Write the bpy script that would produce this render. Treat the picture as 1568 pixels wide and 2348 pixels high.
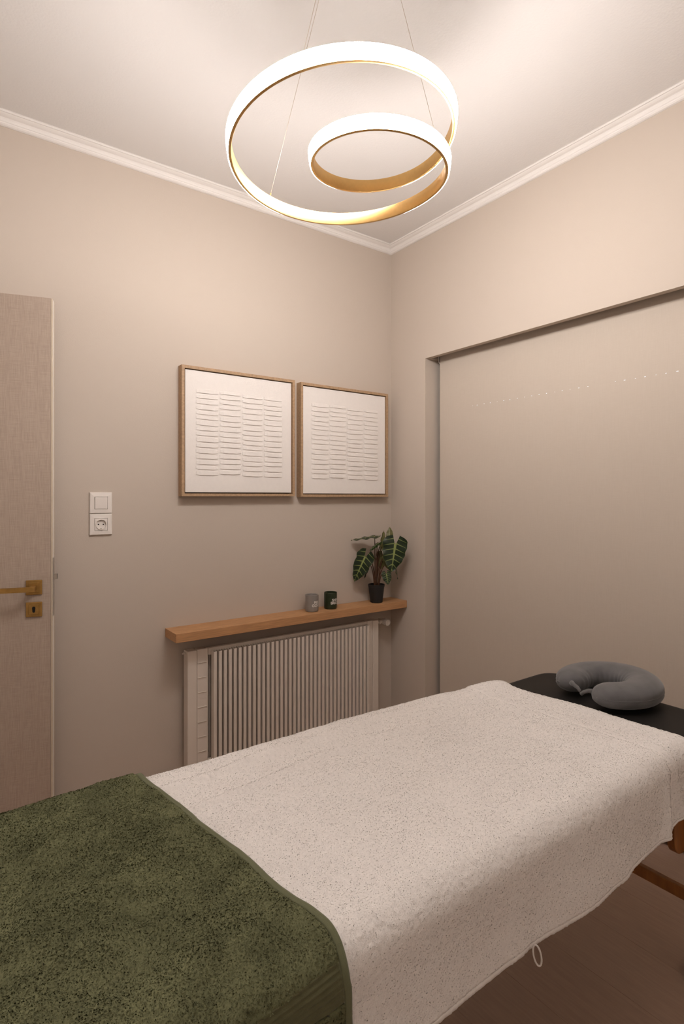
import bpy, bmesh, math, random
import numpy as np
from mathutils import Vector, Matrix

for o in list(bpy.data.objects):
    bpy.data.objects.remove(o, do_unlink=True)
scene = bpy.context.scene
COL = scene.collection
random.seed(7)
PI = math.pi

# ------------------------------------------------------------------ camera
EYE = Vector((0.0, 0.0, 1.30))
FWD = Vector((0.586, 0.810, 0.0)).normalized()
RIGHT = Vector((FWD.y, -FWD.x, 0.0))
UP = Vector((0, 0, 1))
cam_d = bpy.data.cameras.new('camera')
cam = bpy.data.objects.new('camera', cam_d)
COL.objects.link(cam)
cam_d.sensor_fit = 'HORIZONTAL'
cam_d.sensor_width = 36.0
cam_d.lens = 1284.0 / 1568.0 * 36.0
cam_d.shift_y = -36.0 / 1568.0
cam_d.clip_start = 0.05
cam.matrix_world = Matrix.Translation(EYE) @ Matrix((
    (RIGHT.x, UP.x, -FWD.x), (RIGHT.y, UP.y, -FWD.y), (RIGHT.z, UP.z, -FWD.z))).to_4x4()
scene.camera = cam

# ------------------------------------------------------------------ world, exposure
world = bpy.data.worlds.new('world')
scene.world = world
world.use_nodes = True
world.node_tree.nodes['Background'].inputs[0].default_value = (0.010, 0.012, 0.018, 1)   # night outside
world.node_tree.nodes['Background'].inputs[1].default_value = 1.0
scene.view_settings.view_transform = 'Standard'
scene.view_settings.look = 'None'
scene.view_settings.gamma = 1.0
scene.view_settings.use_curve_mapping = False
scene.view_settings.exposure = 0.0
scene.cycles.caustics_reflective = False
scene.cycles.caustics_refractive = False
scene.cycles.max_bounces = 5
scene.cycles.use_adaptive_sampling = True
scene.cycles.adaptive_threshold = 0.06
scene.cycles.glossy_bounces = 2
scene.cycles.transmission_bounces = 2
LAMP_STRENGTH = 104.0
LAMP_COLOR = (1.0, 0.95, 0.925)

# ------------------------------------------------------------------ helpers
def lin(r, g, b):
    f = lambda c: (c / 255.0 / 12.92) if c <= 10 else (((c / 255.0) + 0.055) / 1.055) ** 2.4
    return (f(r), f(g), f(b), 1.0)

MATS = {}
def mat(name, color, rough=0.6, metallic=0.0, noise=0.0, nscale=40.0, bump=0.0, bscale=200.0,
        stretch=(1, 1, 1), sheen=0.0, spec=0.5, emit=None, estr=0.0, color2=None, detail=3.0):
    m = bpy.data.materials.new(name)
    m.use_nodes = True
    nt = m.node_tree
    b = nt.nodes['Principled BSDF']
    b.inputs['Base Color'].default_value = color
    b.inputs['Roughness'].default_value = rough
    b.inputs['Metallic'].default_value = metallic
    b.inputs['Specular IOR Level'].default_value = spec
    if sheen:
        b.inputs['Sheen Weight'].default_value = sheen
        b.inputs['Sheen Roughness'].default_value = 0.5
    if emit:
        b.inputs['Emission Color'].default_value = (*emit, 1)
        b.inputs['Emission Strength'].default_value = estr
    if noise or bump:
        tc = nt.nodes.new('ShaderNodeTexCoord')
        mp = nt.nodes.new('ShaderNodeMapping')
        mp.inputs['Scale'].default_value = stretch
        nt.links.new(tc.outputs['Object'], mp.inputs['Vector'])
    if noise:
        n = nt.nodes.new('ShaderNodeTexNoise')
        n.inputs['Scale'].default_value = nscale
        n.inputs['Detail'].default_value = detail
        nt.links.new(mp.outputs[0], n.inputs['Vector'])
        mx = nt.nodes.new('ShaderNodeMix')
        mx.data_type = 'RGBA'
        c2 = color2 or tuple(max(0, c * (1 - noise)) for c in color[:3]) + (1,)
        c1 = color if color2 else tuple(min(1, c * (1 + noise)) for c in color[:3]) + (1,)
        mx.inputs['A'].default_value = c1
        mx.inputs['B'].default_value = c2
        rp = nt.nodes.new('ShaderNodeValToRGB')
        rp.color_ramp.elements[0].position = 0.3
        rp.color_ramp.elements[1].position = 0.7
        nt.links.new(n.outputs['Fac'], rp.inputs[0])
        nt.links.new(rp.outputs[0], mx.inputs['Factor'])
        nt.links.new(mx.outputs['Result'], b.inputs['Base Color'])
    if bump:
        n2 = nt.nodes.new('ShaderNodeTexNoise')
        n2.inputs['Scale'].default_value = bscale
        n2.inputs['Detail'].default_value = 2.0
        nt.links.new(mp.outputs[0], n2.inputs['Vector'])
        bp = nt.nodes.new('ShaderNodeBump')
        bp.inputs['Strength'].default_value = bump
        bp.inputs['Distance'].default_value = 0.002
        nt.links.new(n2.outputs['Fac'], bp.inputs['Height'])
        nt.links.new(bp.outputs[0], b.inputs['Normal'])
    MATS[name] = m
    return m

def obj(name, mesh, material=None, parent=None, loc=None):
    if isinstance(mesh, bmesh.types.BMesh):
        me = bpy.data.meshes.new(name)
        mesh.normal_update()
        mesh.to_mesh(me)
        mesh.free()
        mesh = me
    o = bpy.data.objects.new(name, mesh)
    COL.objects.link(o)
    if material is not None and len(mesh.materials) == 0:
        mesh.materials.append(material)
    if parent:
        o.parent = parent
    if loc is not None:
        o.location = loc
    return o

def thing(name, label, cat, loc=(0, 0, 0), rotz=0.0, group=None):
    o = bpy.data.objects.new(name, None)
    COL.objects.link(o)
    o.empty_display_size = 0.05
    o.location = loc
    o.rotation_euler = (0, 0, rotz)
    return tag(o, label, cat, group)

def tag(o, label, cat, group=None):
    o['label'] = label
    o['category'] = cat
    if group:
        o['group'] = group
    return o

def struct(name, mesh, material, label=None):
    o = obj(name, mesh, material)
    o['kind'] = 'structure'
    if label:
        o['label'] = label
    return o

def smooth(o, angle=None):
    me = o.data
    me.polygons.foreach_set('use_smooth', [True] * len(me.polygons))
    if angle:
        me.set_sharp_from_angle(angle=math.radians(angle))
    return o

def add_box(bm, lo, hi, bevel=0.0, seg=2):
    x0, y0, z0 = lo
    x1, y1, z1 = hi
    vs = [bm.verts.new(p) for p in ((x0, y0, z0), (x1, y0, z0), (x1, y1, z0), (x0, y1, z0),
                                    (x0, y0, z1), (x1, y0, z1), (x1, y1, z1), (x0, y1, z1))]
    fs = [(0, 3, 2, 1), (4, 5, 6, 7), (0, 1, 5, 4), (1, 2, 6, 5), (2, 3, 7, 6), (3, 0, 4, 7)]
    faces = [bm.faces.new([vs[i] for i in f]) for f in fs]
    if bevel:
        es = list({e for f in faces for e in f.edges})
        bmesh.ops.bevel(bm, geom=es, offset=bevel, segments=seg, affect='EDGES', profile=0.5)
    return bm

def box(lo, hi, bevel=0.0, seg=2):
    return add_box(bmesh.new(), lo, hi, bevel, seg)

def add_lathe(bm, prof, n=32, axis_o=(0, 0, 0), closed=False):
    ox, oy, oz = axis_o
    rings = []
    for r, z in prof:
        if r < 1e-6:
            rings.append([bm.verts.new((ox, oy, oz + z))])
        else:
            rings.append([bm.verts.new((ox + r * math.cos(2 * PI * k / n), oy + r * math.sin(2 * PI * k / n), oz + z)) for k in range(n)])
    pairs = list(zip(rings[:-1], rings[1:]))
    if closed:
        pairs.append((rings[-1], rings[0]))
    for a, b in pairs:
        for k in range(n):
            k2 = (k + 1) % n
            if len(a) == 1 and len(b) == 1:
                continue
            if len(a) == 1:
                bm.faces.new((a[0], b[k2], b[k]))
            elif len(b) == 1:
                bm.faces.new((a[k], a[k2], b[0]))
            else:
                bm.faces.new((a[k], a[k2], b[k2], b[k]))
    bmesh.ops.recalc_face_normals(bm, faces=bm.faces)
    return bm

def lathe(prof, n=32, **k):
    return add_lathe(bmesh.new(), prof, n, **k)

def frames(pts, closed=False):
    n = len(pts)
    T = []
    for i in range(n):
        a = pts[(i - 1) % n] if (closed or i > 0) else pts[i]
        b = pts[(i + 1) % n] if (closed or i < n - 1) else pts[i]
        T.append((b - a).normalized())
    ref = UP if abs(T[0].dot(UP)) < 0.95 else Vector((1, 0, 0))
    out = []
    N = (ref - T[0] * ref.dot(T[0])).normalized()
    for t in T:
        N = (N - t * N.dot(t))
        N.normalize()
        out.append((t, N, t.cross(N)))
    return out

def add_tube(bm, pts, rad, n=8, closed=False, cap=True):
    pts = [Vector(p) for p in pts]
    if not hasattr(rad, '__len__'):
        rad = [rad] * len(pts)
    fr = frames(pts, closed)
    rings = []
    for p, r, (t, N, B) in zip(pts, rad, fr):
        rings.append([bm.verts.new(p + (N * math.cos(2 * PI * k / n) + B * math.sin(2 * PI * k / n)) * r) for k in range(n)])
    pr = list(zip(rings[:-1], rings[1:]))
    if closed:
        pr.append((rings[-1], rings[0]))
    for a, b in pr:
        for k in range(n):
            bm.faces.new((a[k], a[(k + 1) % n], b[(k + 1) % n], b[k]))
    if cap and not closed:
        bm.faces.new(rings[0][::-1])
        bm.faces.new(rings[-1])
    bmesh.ops.recalc_face_normals(bm, faces=bm.faces)
    return bm

def tube(pts, rad, n=8, **k):
    return add_tube(bmesh.new(), pts, rad, n, **k)

def prism(poly, axis, lo, hi, bevel=0.0):
    """extrude 2-D polygon along an axis ('x','y','z')"""
    bm = bmesh.new()
    def P(a, b, c):
        return {'x': (c, a, b), 'y': (a, c, b), 'z': (a, b, c)}[axis]
    A = [bm.verts.new(P(a, b, lo)) for a, b in poly]
    B = [bm.verts.new(P(a, b, hi)) for a, b in poly]
    n = len(poly)
    bm.faces.new(A[::-1])
    bm.faces.new(B)
    for i in range(n):
        bm.faces.new((A[i], A[(i + 1) % n], B[(i + 1) % n], B[i]))
    bmesh.ops.recalc_face_normals(bm, faces=bm.faces)
    if bevel:
        bmesh.ops.bevel(bm, geom=list(bm.edges), offset=bevel, segments=1, affect='EDGES')
    return bm

def bez(p0, p1, p2, p3, n=14):
    out = []
    for i in range(n):
        t = i / (n - 1)
        out.append(p0 * (1 - t) ** 3 + p1 * 3 * t * (1 - t) ** 2 + p2 * 3 * t * t * (1 - t) + p3 * t ** 3)
    return out

# ------------------------------------------------------------------ materials
def weave_mat(name, c1, c2, sx, sz, rough=0.85, bump=0.15, axis='XZ', contrast=(0.35, 0.65)):
    """fine woven look from two stretched noises"""
    m = mat(name, c1, rough=rough, spec=0.25)
    nt = m.node_tree
    b = nt.nodes['Principled BSDF']
    tc = nt.nodes.new('ShaderNodeTexCoord')
    outs = []
    for s in ((sx[0], sx[0], sx[1]), (sz[0], sz[0], sz[1])):
        mp = nt.nodes.new('ShaderNodeMapping')
        mp.inputs['Scale'].default_value = s
        nt.links.new(tc.outputs['Object'], mp.inputs['Vector'])
        n = nt.nodes.new('ShaderNodeTexNoise')
        n.inputs['Scale'].default_value = 1.0
        n.inputs['Detail'].default_value = 3.0
        nt.links.new(mp.outputs[0], n.inputs['Vector'])
        outs.append(n.outputs['Fac'])
    ad = nt.nodes.new('ShaderNodeMath')
    ad.operation = 'ADD'
    nt.links.new(outs[0], ad.inputs[0])
    nt.links.new(outs[1], ad.inputs[1])
    hf = nt.nodes.new('ShaderNodeMath')
    hf.operation = 'MULTIPLY'
    hf.inputs[1].default_value = 0.5
    nt.links.new(ad.outputs[0], hf.inputs[0])
    rp = nt.nodes.new('ShaderNodeValToRGB')
    rp.color_ramp.elements[0].position = contrast[0]
    rp.color_ramp.elements[1].position = contrast[1]
    rp.color_ramp.elements[0].color = c2
    rp.color_ramp.elements[1].color = c1
    nt.links.new(hf.outputs[0], rp.inputs[0])
    nt.links.new(rp.outputs[0], b.inputs['Base Color'])
    bp = nt.nodes.new('ShaderNodeBump')
    bp.inputs['Strength'].default_value = bump
    bp.inputs['Distance'].default_value = 0.001
    nt.links.new(hf.outputs[0], bp.inputs['Height'])
    nt.links.new(bp.outputs[0], b.inputs['Normal'])
    return m

M_wall = mat('wall_paint', (0.565, 0.485, 0.412, 1), rough=0.9, bump=0.12, bscale=260, spec=0.0)
M_wall_bounce = mat('white_bounce_wall_paint', (0.80, 0.75, 0.70, 1), rough=0.9, bump=0.1, bscale=260, spec=0.0)  # white chosen for the unseen walls to bounce fill light onto the bed
M_ceil = mat('ceiling_paint', (0.755, 0.72, 0.69, 1), rough=0.95, bump=0.25, bscale=130, spec=0.0)
M_trim = mat('white_plaster_trim', (0.80, 0.755, 0.715, 1), rough=0.75, bump=0.05, bscale=80, spec=0.3)
M_door = weave_mat('door_laminate', (0.52, 0.42, 0.34, 1), (0.42, 0.325, 0.26, 1), (420, 25), (20, 600), rough=0.65, bump=0.08, contrast=(0.36, 0.64))
M_dooredge = mat('door_edge', (0.66, 0.55, 0.43, 1), rough=0.5, noise=0.05, nscale=30)
M_brass = mat('aged_brass', (0.46, 0.27, 0.085, 1), rough=0.42, metallic=0.85, noise=0.1, nscale=60)
M_steel = mat('steel', (0.55, 0.52, 0.48, 1), rough=0.35, metallic=0.9, noise=0.04, nscale=80)
M_hole = mat('dark_hole', (0.006, 0.005, 0.004, 1), rough=0.9, noise=0.05)
M_plastic = mat('white_plastic', (0.80, 0.735, 0.68, 1), rough=0.35, noise=0.01, nscale=10)
M_frame = mat('oak_frame', (0.42, 0.27, 0.155, 1), rough=0.6, noise=0.16, nscale=14, stretch=(8, 8, 8), bump=0.1, bscale=120)
M_canvas = mat('white_canvas', (0.83, 0.775, 0.73, 1), rough=0.95, noise=0.012, nscale=60, bump=0.2, bscale=600, spec=0.15)
M_relief = mat('plaster_relief', (0.83, 0.775, 0.73, 1), rough=0.95, noise=0.012, nscale=60, bump=0.35, bscale=350, spec=0.15)
M_shelf = mat('oak_shelf', (0.50, 0.262, 0.118, 1), rough=0.55, noise=0.18, nscale=9, stretch=(1.2, 14, 26), bump=0.12, bscale=60, detail=5)
M_rad = mat('radiator_enamel', (0.73, 0.65, 0.57, 1), rough=0.45, noise=0.02, nscale=8, bump=0.05, bscale=150)
M_valve = mat('valve_white', (0.78, 0.72, 0.66, 1), rough=0.35, noise=0.01)
M_blind = weave_mat('blind_fabric', (0.58, 0.50, 0.42, 1), (0.555, 0.475, 0.395, 1), (500, 20), (20, 500), rough=0.85, bump=0.1)
M_leak_glow = mat('leak_glow', (0.9, 0.95, 1.0, 1), rough=0.5, emit=(0.72, 0.86, 1.0), estr=1.3)  # emission imitates outside light leaking through the blind
M_glass = mat('window_glass', (0.03, 0.03, 0.035, 1), rough=0.05, noise=0.02)
M_upvc = mat('window_frame_white', (0.75, 0.70, 0.66, 1), rough=0.4, noise=0.01)
M_vinyl = mat('black_vinyl', (0.009, 0.0075, 0.0068, 1), rough=0.55, spec=0.3, noise=0.1, nscale=200, bump=0.12, bscale=500)
M_beech = mat('stained_beech', (0.30, 0.115, 0.028, 1), rough=0.45, noise=0.2, nscale=12, stretch=(6, 6, 1), bump=0.05, bscale=90, detail=5)
M_pillow = mat('grey_velvet', (0.138, 0.134, 0.136, 1), rough=0.85, noise=0.13, nscale=24, bump=0.15, bscale=500, sheen=0.35, spec=0.2)
M_pillow2 = mat('grey_velvet_piping', (0.13, 0.125, 0.125, 1), rough=0.85, noise=0.1, nscale=60, sheen=0.3, spec=0.2)
M_pot = mat('black_pot', (0.008, 0.007, 0.007, 1), rough=0.55, noise=0.1, nscale=80)
M_soil = mat('potting_soil', (0.018, 0.012, 0.008, 1), rough=1.0, noise=0.4, nscale=200, bump=0.8, bscale=300)
M_stem = mat('brown_petiole', (0.085, 0.035, 0.014, 1), rough=0.55, noise=0.25, nscale=60)
M_cgrey = mat('grey_candle_glass', (0.25, 0.225, 0.205, 1), rough=0.32, noise=0.02, nscale=30)
M_cgreen = mat('green_candle_glass', (0.021, 0.030, 0.012, 1), rough=0.3, noise=0.04, nscale=30)
M_wax = mat('candle_wax', (0.35, 0.31, 0.26, 1), rough=0.6, noise=0.03)
M_waxg = mat('green_candle_wax', (0.05, 0.06, 0.03, 1), rough=0.6, noise=0.03)
M_print = mat('white_print', (0.80, 0.76, 0.70, 1), rough=0.6, noise=0.01)
M_gold = mat('brushed_gold', (0.74, 0.48, 0.19, 1), rough=0.42, metallic=0.85, noise=0.03, nscale=90)
M_diff = mat('led_diffuser', (0.9, 0.87, 0.83, 1), rough=0.5, emit=LAMP_COLOR, estr=LAMP_STRENGTH)
_nt = M_diff.node_tree
_em = _nt.nodes.new('ShaderNodeEmission')
_em.inputs['Color'].default_value = (*LAMP_COLOR, 1)
_em.inputs['Strength'].default_value = LAMP_STRENGTH
_nt.links.new(_em.outputs[0], _nt.nodes['Material Output'].inputs['Surface'])
M_wire = mat('steel_wire', (0.62, 0.52, 0.42, 1), rough=0.4, metallic=0.6, noise=0.02)
M_floor = mat('laminate_plank', (0.46, 0.315, 0.24, 1), rough=0.45, noise=0.07, nscale=9, stretch=(16, 1.1, 1), bump=0.06, bscale=30, detail=6)
M_floorb = mat('floor_screed', (0.08, 0.06, 0.045, 1), rough=0.9, noise=0.1)
M_white_terry = mat('white_terry', (0.92, 0.875, 0.84, 1), rough=0.95, noise=0.03, nscale=120, bump=0.3, bscale=420, spec=0.1)
M_white_hem = mat('white_terry_hem', (0.88, 0.83, 0.79, 1), rough=0.95, noise=0.02, nscale=90, bump=0.25, bscale=700, sheen=0.2, spec=0.1)
M_green_terry = mat('green_terry', (0.165, 0.168, 0.088, 1), rough=0.95, noise=0.22, nscale=18, bump=0.3, bscale=380, spec=0.1, detail=5)
M_green_hem = mat('green_terry_hem', (0.15, 0.155, 0.085, 1), rough=0.9, noise=0.05, nscale=90, bump=0.2, bscale=700, sheen=0.2, spec=0.15)
M_green_band = mat('green_dobby_band', (0.125, 0.122, 0.062, 1), rough=0.8, noise=0.06, nscale=90, bump=0.2, bscale=700, sheen=0.15, spec=0.2)
M_label = mat('pink_label', (0.55, 0.34, 0.28, 1), rough=0.8, noise=0.05, nscale=90)

# ------------------------------------------------------------------ room shell
YA = 2.443     # wall with the pictures
XB = 2.115     # wall with the window
XL, YF = -0.66, -0.62  # unseen left and front walls, moved in for stronger bounce
H = 2.725
HALL = 3.30
RY0, RY1, RZ = 0.28, 2.164, 2.037        # window recess
DX0, DX1, DZ = -0.47, 0.362, 2.051       # doorway

# floor: base slab + planks
floor = struct('floor', box((XL - .15, YF - .15, -0.06), (XB + .42, HALL, -0.006)), M_floorb)
pw, pl = 0.192, 1.28
pm = bpy.data.meshes.new('plank')
bmp = box((0, 0, -0.008), (pw - 0.0005, pl - 0.0005, 0.0), 0.0003, 1)
bmp.to_mesh(pm)
bmp.free()
pm.materials.append(M_floor)
x = XL
col_i = 0
while x < XB + 0.25:
    off = [(0.0), 0.43, 0.86][col_i % 3]
    y = YF - off
    while y < YA - 0.02:
        w_ok = x + pw <= XB + 0.25
        ylo, yhi = max(y, YF), min(y + pl, YA)
        if yhi - ylo > 0.05:
            full = abs((yhi - ylo) - pl) < 1e-4 and w_ok
            if full:
                me = pm
            else:
                me = bpy.data.meshes.new('plank')
                b_ = box((0, 0, -0.008), (min(pw, XB + 0.25 - x) - 0.0005, yhi - ylo - 0.0005, 0.0), 0.0003, 1)
                b_.to_mesh(me)
                b_.free()
                me.materials.append(M_floor)
            obj('plank', me, None, floor, (x, ylo, 0))
        y += pl
    x += pw
    col_i += 1

ceiling = struct('ceiling', box((XL - .15, YF - .15, H), (XB + .15, YA + .15, H + 0.1)), M_ceil)

bm = bmesh.new()
add_box(bm, (DX1, YA, 0), (XB + .15, YA + .15, H))
add_box(bm, (XL - .15, YA, 0), (DX0, YA + .15, H))
add_box(bm, (DX0, YA, DZ), (DX1, YA + .15, H))
struct('wall_back', bm, M_wall)
bm = bmesh.new()
RD = 0.24
add_box(bm, (XB, RY1, 0), (XB + .30, YA, H))
add_box(bm, (XB, RY0, RZ), (XB + .03, RY1, H))                    # lintel in front of the blind pocket
add_box(bm, (XB + .16, RY0, RZ), (XB + .30, RY1, H))
add_box(bm, (XB + .03, RY0, RZ + .14), (XB + .16, RY1, H))
add_box(bm, (XB + .03, 2.152, RZ), (XB + .16, RY1, RZ + .14))
add_box(bm, (XB, YF - .15, 0), (XB + .30, RY0, H))
struct('wall_right', bm, M_wall)
struct('wall_left', box((XL - .15, YF - .15, 0), (XL, YA, H)), M_wall_bounce)
struct('wall_front', box((XL, YF - .15, 0), (XB, YF, H)), M_wall_bounce)
bm = bmesh.new()       # unseen corridor box, added behind the door to close off the light
add_box(bm, (XL - .15, HALL, 0), (XB, HALL + .1, H))
add_box(bm, (XL - .25, YA + .15, 0), (XL - .15, HALL, H))
add_box(bm, (0.75, YA + .15, 0), (0.85, HALL, H))
add_box(bm, (XL - .15, YA + .15, H), (0.75, HALL, H + .1))
struct('wall_corridor', bm, M_wall)

# cornice: profile in (distance from wall, distance below ceiling)
prof = [(0.0, 0.0), (0.047, 0.0), (0.049, 0.004), (0.0455, 0.0085), (0.041, 0.0085), (0.037, 0.0115),
        (0.031, 0.0145), (0.023, 0.017), (0.0195, 0.0215), (0.0165, 0.028), (0.014, 0.0295),
        (0.0135, 0.034), (0.009, 0.038), (0.003, 0.040), (0.0, 0.040)]
def cornice(name, a, b, n, ta, tb):
    """a->b along the wall, n points into the room; ta/tb: mitre sign at each end"""
    a, b, n = Vector(a), Vector(b), Vector(n)
    d = (b - a).normalized()
    bm = bmesh.new()
    A = [bm.verts.new(a + n * p + d * p * ta - UP * q) for p, q in prof]
    B = [bm.verts.new(b + n * p - d * p * tb - UP * q) for p, q in prof]
    k = len(prof)
    for i in range(k):
        bm.faces.new((A[i], A[(i + 1) % k], B[(i + 1) % k], B[i]))
    bm.faces.new(A[::-1])
    bm.faces.new(B)
    bmesh.ops.recalc_face_normals(bm, faces=bm.faces)
    return struct(name, bm, M_trim)
cornice('trim_1', (XL, YA, H), (XB, YA, H), (0, -1, 0), 1, 1)
cornice('trim_2', (XB, YA, H), (XB, YF, H), (-1, 0, 0), 1, 1)
cornice('trim_3', (XB, YF, H), (XL, YF, H), (0, 1, 0), 1, 1)
cornice('trim_4', (XL, YF, H), (XL, YA, H), (1, 0, 0), 1, 1)
def baseboard(name, lo, hi):
    struct(name, box(lo, hi, 0.004, 1), M_trim)
baseboard('baseboard_back', (DX1 + .02, YA - .012, 0), (XB - .001, YA - .0005, 0.07))
baseboard('baseboard_left', (XL + .0005, YF + .014, 0), (XL + .012, YA - .001, 0.07))
baseboard('baseboard_front', (XL + .001, YF + .0005, 0), (XB - .001, YF + .012, 0.07))

# window (behind the blind, almost hidden)
win = struct('window_1', box((XB + .27, RY0 + .06, 0.08), (XB + .276, RY1 - .06, RZ - .06)), M_glass)
def wfr(lo, hi):
    obj('window_frame', box(lo, hi, 0.004, 1), M_upvc, win)
wfr((XB + .25, RY0, 0.0), (XB + .30, RY0 + .06, RZ))
wfr((XB + .25, RY1 - .06, 0.0), (XB + .30, RY1, RZ))
wfr((XB + .25, RY0 + .06, 0.0), (XB + .30, RY1 - .06, .08))
wfr((XB + .25, RY0 + .06, RZ - .06), (XB + .30, RY1 - .06, RZ))
wfr((XB + .25, 1.19, 0.08), (XB + .30, 1.25, RZ - .06))
obj('window_outside_shutter', box((XB + .34, RY0 - .1, -0.05), (XB + .36, RY1 + .1, RZ + .1)), M_upvc, win).name = 'shutter'

# ------------------------------------------------------------------ door (ajar), hinge outside the frame of view
ang = math.radians(16)
door = struct('door_1', box((0.006, -0.001, 0.0), (0.80, 0.049, 2.035), 0.0015, 1), M_door,
              'beige woven-look laminate door with a brass lever handle')
# local x runs from the free edge towards the hinge, local -y faces the room
dm = Matrix.Translation((0.354, 2.352, 0.012)) @ Matrix.Rotation(PI - ang, 4, 'Z')
door.matrix_world = dm
# in this frame +x -> hinge, -y -> away from the room; rebuild the slab on the right side
door.data.transform(Matrix.Translation((0, -0.048, 0)))
door.data.update()
def dpart(name, bm, m, parent=door):
    return obj(name, bm, m, parent)
dpart('door_edge', box((0.0, -0.047, 0.0), (0.0055, 0.0, 2.035), 0.001, 1), M_dooredge)
bm = bmesh.new()
add_box(bm, (-0.0015, -0.016, 0.0), (0.0005, -0.010, 2.03), 0.0004, 1)
dpart('edge_seal', bm, M_trim)
dpart('latch_plate', box((-0.002, -0.036, 0.835), (0.0, -0.001, 1.055), 0.0006, 1), M_steel)
dpart('latch_bolt', prism([(-0.014, -0.030), (-0.012, -0.030), (-0.001, -0.008), (-0.001, -0.030)], 'z', 0.972, 0.992), M_steel)
def rosette(zc, name):
    b = box((0.0345, 0.0, zc - .0275), (0.0885, 0.007, zc + .0275), 0.002, 2)
    r = dpart(name, b, M_brass)
    dp = box((0.0445, 0.007, zc - .0185), (0.0785, 0.0105, zc + .0185), 0.0012, 1)
    obj('raised_square', dp, M_brass, r)
    return r
r1 = rosette(0.948, 'handle_rosette')
hb = bmesh.new()
add_box(hb, (0.0525, 0.008, 0.9385), (0.0705, 0.05, 0.9565), 0.002, 2)
obj('handle_neck', hb, M_brass, r1)
hb = bmesh.new()
# lever tapering gently towards its end
pts = [(0.0505, 0.018), (0.0505, 0.018)]
vv = []
for xx, hh in ((0.0515, .0095), (0.185, .0085)):
    for yy, zz in ((0.046, -hh), (0.058, -hh), (0.058, hh), (0.046, hh)):
        vv.append(hb.verts.new((xx, yy, 0.9475 + zz)))
for q in ((0, 1, 2, 3), (7, 6, 5, 4), (0, 4, 5, 1), (1, 5, 6, 2), (2, 6, 7, 3), (3, 7, 4, 0)):
    hb.faces.new([vv[i] for i in q])
bmesh.ops.recalc_face_normals(hb, faces=hb.faces)
bmesh.ops.bevel(hb, geom=list(hb.edges), offset=0.0015, segments=2, affect='EDGES')
obj('lever', hb, M_brass, r1)
r2 = rosette(0.866, 'key_rosette')
kp = [(0.0615 + 0.0055 * math.cos(a), 0.866 + 0.0065 + 0.0055 * math.sin(a)) for a in np.linspace(0, PI, 9)] + \
     [(0.0615 + 0.0045 * math.cos(a), 0.866 - 0.0065 + 0.0045 * math.sin(a)) for a in np.linspace(PI, 2 * PI, 9)]
obj('keyhole', prism(kp, 'y', 0.0095, 0.0109), M_hole, r2)
jm = struct('trim_5', box((DX1 - .0, YA + .06, 0), (DX1 + .001, YA + .15, DZ)), M_dooredge)
jm2 = bmesh.new()
add_box(jm2, (DX0, YA + .05, 0), (DX0 + .03, YA + .15, DZ))
add_box(jm2, (DX0 + .03, YA + .06, DZ - .02), (DX1, YA + .15, DZ))
struct('trim_6', jm2, M_dooredge)

# ------------------------------------------------------------------ light switch and socket
def plate_ring(bm, w, inner, d):
    """square frame with a square opening, proud of the wall by d (towards -y)"""
    lo, hi = -w / 2, w / 2
    i = inner / 2
    for (x0, z0, x1, z1) in ((lo, i, hi, hi), (lo, lo, hi, -i), (lo, -i, -i, i), (i, -i, hi, i)):
        add_box(bm, (x0, -d, z0), (x1, 0, z1))
    bmesh.ops.remove_doubles(bm, verts=bm.verts, dist=1e-5)
    return bm
SX = 0.5445
sw = thing('light_switch', 'square white rocker light switch above the socket', 'switch', (SX, YA - .0005, 1.273))
b = bmesh.new()
f_out = [(-.0425, -.0425), (.0425, -.0425), (.0425, .0425), (-.0425, .0425)]
def bowl_plate(w, inner, d0, d1):
    bm = bmesh.new()
    o, i = w / 2, inner / 2
    def sq(s, y):
        return [bm.verts.new((a * s, y, c * s)) for a, c in ((-1, -1), (1, -1), (1, 1), (-1, 1))]
    rings = [sq(o, 0), sq(o, -d0), sq(o - .002, -d0 - .002), sq(i, -d1), sq(i, -d1 + .006)]
    for p, q in zip(rings[:-1], rings[1:]):
        for k in range(4):
            bm.faces.new((p[k], p[(k + 1) % 4], q[(k + 1) % 4], q[k]))
    bm.faces.new(rings[0][::-1])
    bm.faces.new(rings[-1])
    bmesh.ops.recalc_face_normals(bm, faces=bm.faces)
    return bm
obj('switch_frame', bowl_plate(.086, .051, .006, .0095), M_plastic, sw)
rk = box((-.0242, -.0122, -.0242), (.0242, -.004, .0242), .0012, 2)
ro = obj('rocker', rk, M_plastic, sw)
ro.rotation_euler = (math.radians(2.5), 0, 0)
so = thing('wall_socket', 'white round two-pin wall socket below the light switch', 'socket', (SX, YA - .0005, 1.185))
obj('socket_frame', bowl_plate(.086, .051, .006, .0095), M_plastic, so)
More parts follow.
